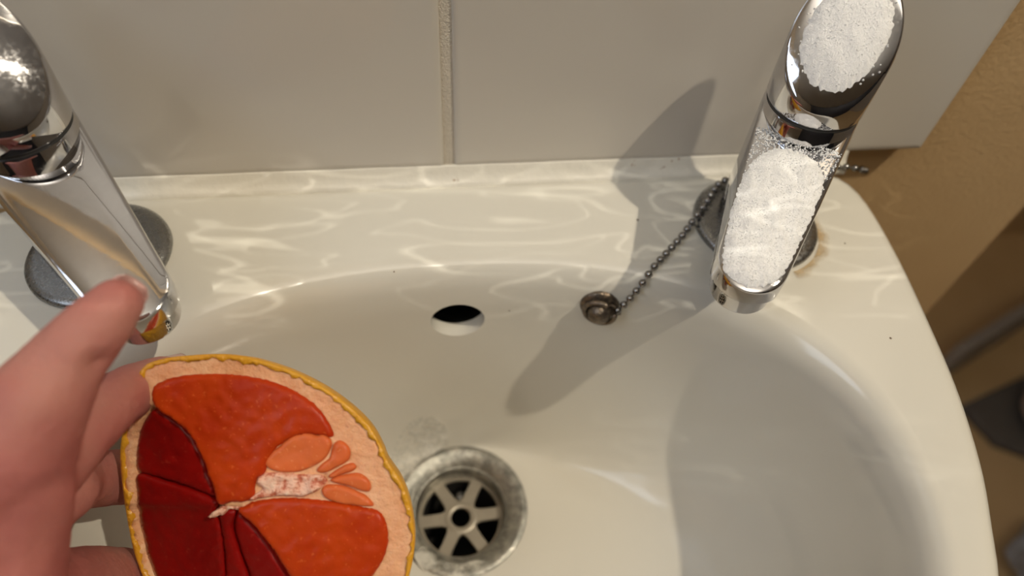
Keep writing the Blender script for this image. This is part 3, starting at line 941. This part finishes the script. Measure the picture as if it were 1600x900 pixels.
# creases at the finger joints
CR_ = [(H(152, 566, 157), 0, 5.0, 1.8), (H(148, 745, 195), 0, 5, 1.4)]
nrm_ = [v.normal.copy() for v in me.vertices]
for v, vn in zip(me.vertices, nrm_):
    p = v.co / MM
    for c_, d_, rad, dep in CR_:
        q = (p - c_); L = q.length
        if L < rad: v.co -= vn * dep * MM * (1 - L / rad) ** 1.5
    n_ = noise.noise(p * 0.11) * 0.35 + noise.noise(p * 0.45) * 0.12
    v.co += vn * n_ * MM
for p in me.polygons: p.use_smooth = True
person = empty('hand', wrist)
tag(person, 'bare left hand holding the grapefruit, thumb raised in front of the tap', 'person')
under(hand, person)
def nail(tip, prev, up, w_, l_, h_):
    ax = (tip - prev).normalized(); up = (up - ax * up.dot(ax)).normalized(); sd = ax.cross(up)
    bm = bmesh.new()
    rl = []
    for i in range(9):
        s = i / 8
        ww = w_ * (1 - max(0, s - .75) ** 2 * 6) * (0.86 + .14 * min(s * 4, 1))
        rl.append([tip + ax * (s * l_ - l_ * 0.35) + sd * (ww * math.sin(t2)) + up * (h_ * (math.cos(t2)) - 0.5 * s) for t2 in [(-1 + 2 * k / 8) * 0.95 for k in range(9)]])
    top_ = rings(bm, rl, close=False)
    g = bmesh.ops.extrude_face_region(bm, geom=bm.faces[:])
    for v in g['geom']:
        if isinstance(v, bmesh.types.BMVert): v.co -= up * 0.9
    return under(build('fingernail', bm, NAIL), person)
nail(index_[-1][0], index_[-3][0], CU * 1.0 + CF * 0.35, index_[-1][1] * .95, 10, index_[-1][1] * 1.03)
nail(thumb[-1][0], thumb[-3][0], CF * 1.0 - CR * 0.4, thumb[-1][1] * .9, 10, thumb[-1][1] * 1.03)

# ------------------------------------------------------------------ beyond the basin
t = NT('mat_pile'); t.base(t.mix(t.noise(60, 3), (0.10, 0.085, 0.07), (0.15, 0.13, 0.11))); t.set(Roughness=0.95)
bm = bmesh.new()
F = FLOOR_Z
P4 = [(880, 255), (1180, 350), (1120, 60), (905, 182)]
rl = []
def inset4(k, z):
    c = sum((Vector((x, y, 0)) for x, y in P4), Vector()) / 4
    return [Vector((x, y, 0)).lerp(c, k) + Vector((0, 0, z)) for x, y in P4]
rings(bm, [inset4(0, F), inset4(0, F + 12), inset4(0.03, F + 18), inset4(.1, F + 19)], cap_a=True, cap_b=True)
tag(build('bath_mat', bm, t.m), 'dark grey bath mat on the floor right of the basin', 'mat')
bm = bmesh.new()
bmesh.ops.create_icosphere(bm, subdivisions=4, radius=1)
for v in bm.verts:
    n_ = 1 + 0.12 * noise.noise(v.co * 2)
    v.co = Vector((v.co.x * 62 * n_ + 1010, v.co.y * 90 * n_ + 185, F + 19 + 40 + v.co.z * 40 * n_))
tag(build('folded_towel', bm, M_simple('pink_cloth', (0.33, 0.24, 0.18), 0.9)), 'dusty pink rolled towel lying on the dark bath mat', 'towel')
# skirting board along a boxed-in corner
bm = bmesh.new(); box(bm, -190, 190, -9, 9, -60, 60, 2)
o = build('trim_2', bm, M_simple('skirting', (0.30, 0.26, 0.22), 0.5)); tag(o, kind='structure')
o.location = (1.02, 0.385, (F + 60) * MM); o.rotation_euler.z = math.radians(24)
bm = bmesh.new()
bmesh.ops.create_icosphere(bm, subdivisions=5, radius=1)
for v in bm.verts:
    n_ = 1 + 0.25 * noise.noise(v.co * 2.2) + 0.12 * abs(noise.noise(v.co * 6))
    v.co = Vector((v.co.x * 75 * n_ + 885, v.co.y * 60 * n_ - 20, F + 46 + v.co.z * 45 * n_))
tag(build('crumpled_bag', bm, M_simple('grey_plastic', (0.30, 0.29, 0.28), 0.25)), 'crumpled grey plastic bag on the floor near the basin front', 'bag')

SC.cycles.use_denoising = True
SC.cycles.caustics_reflective = True
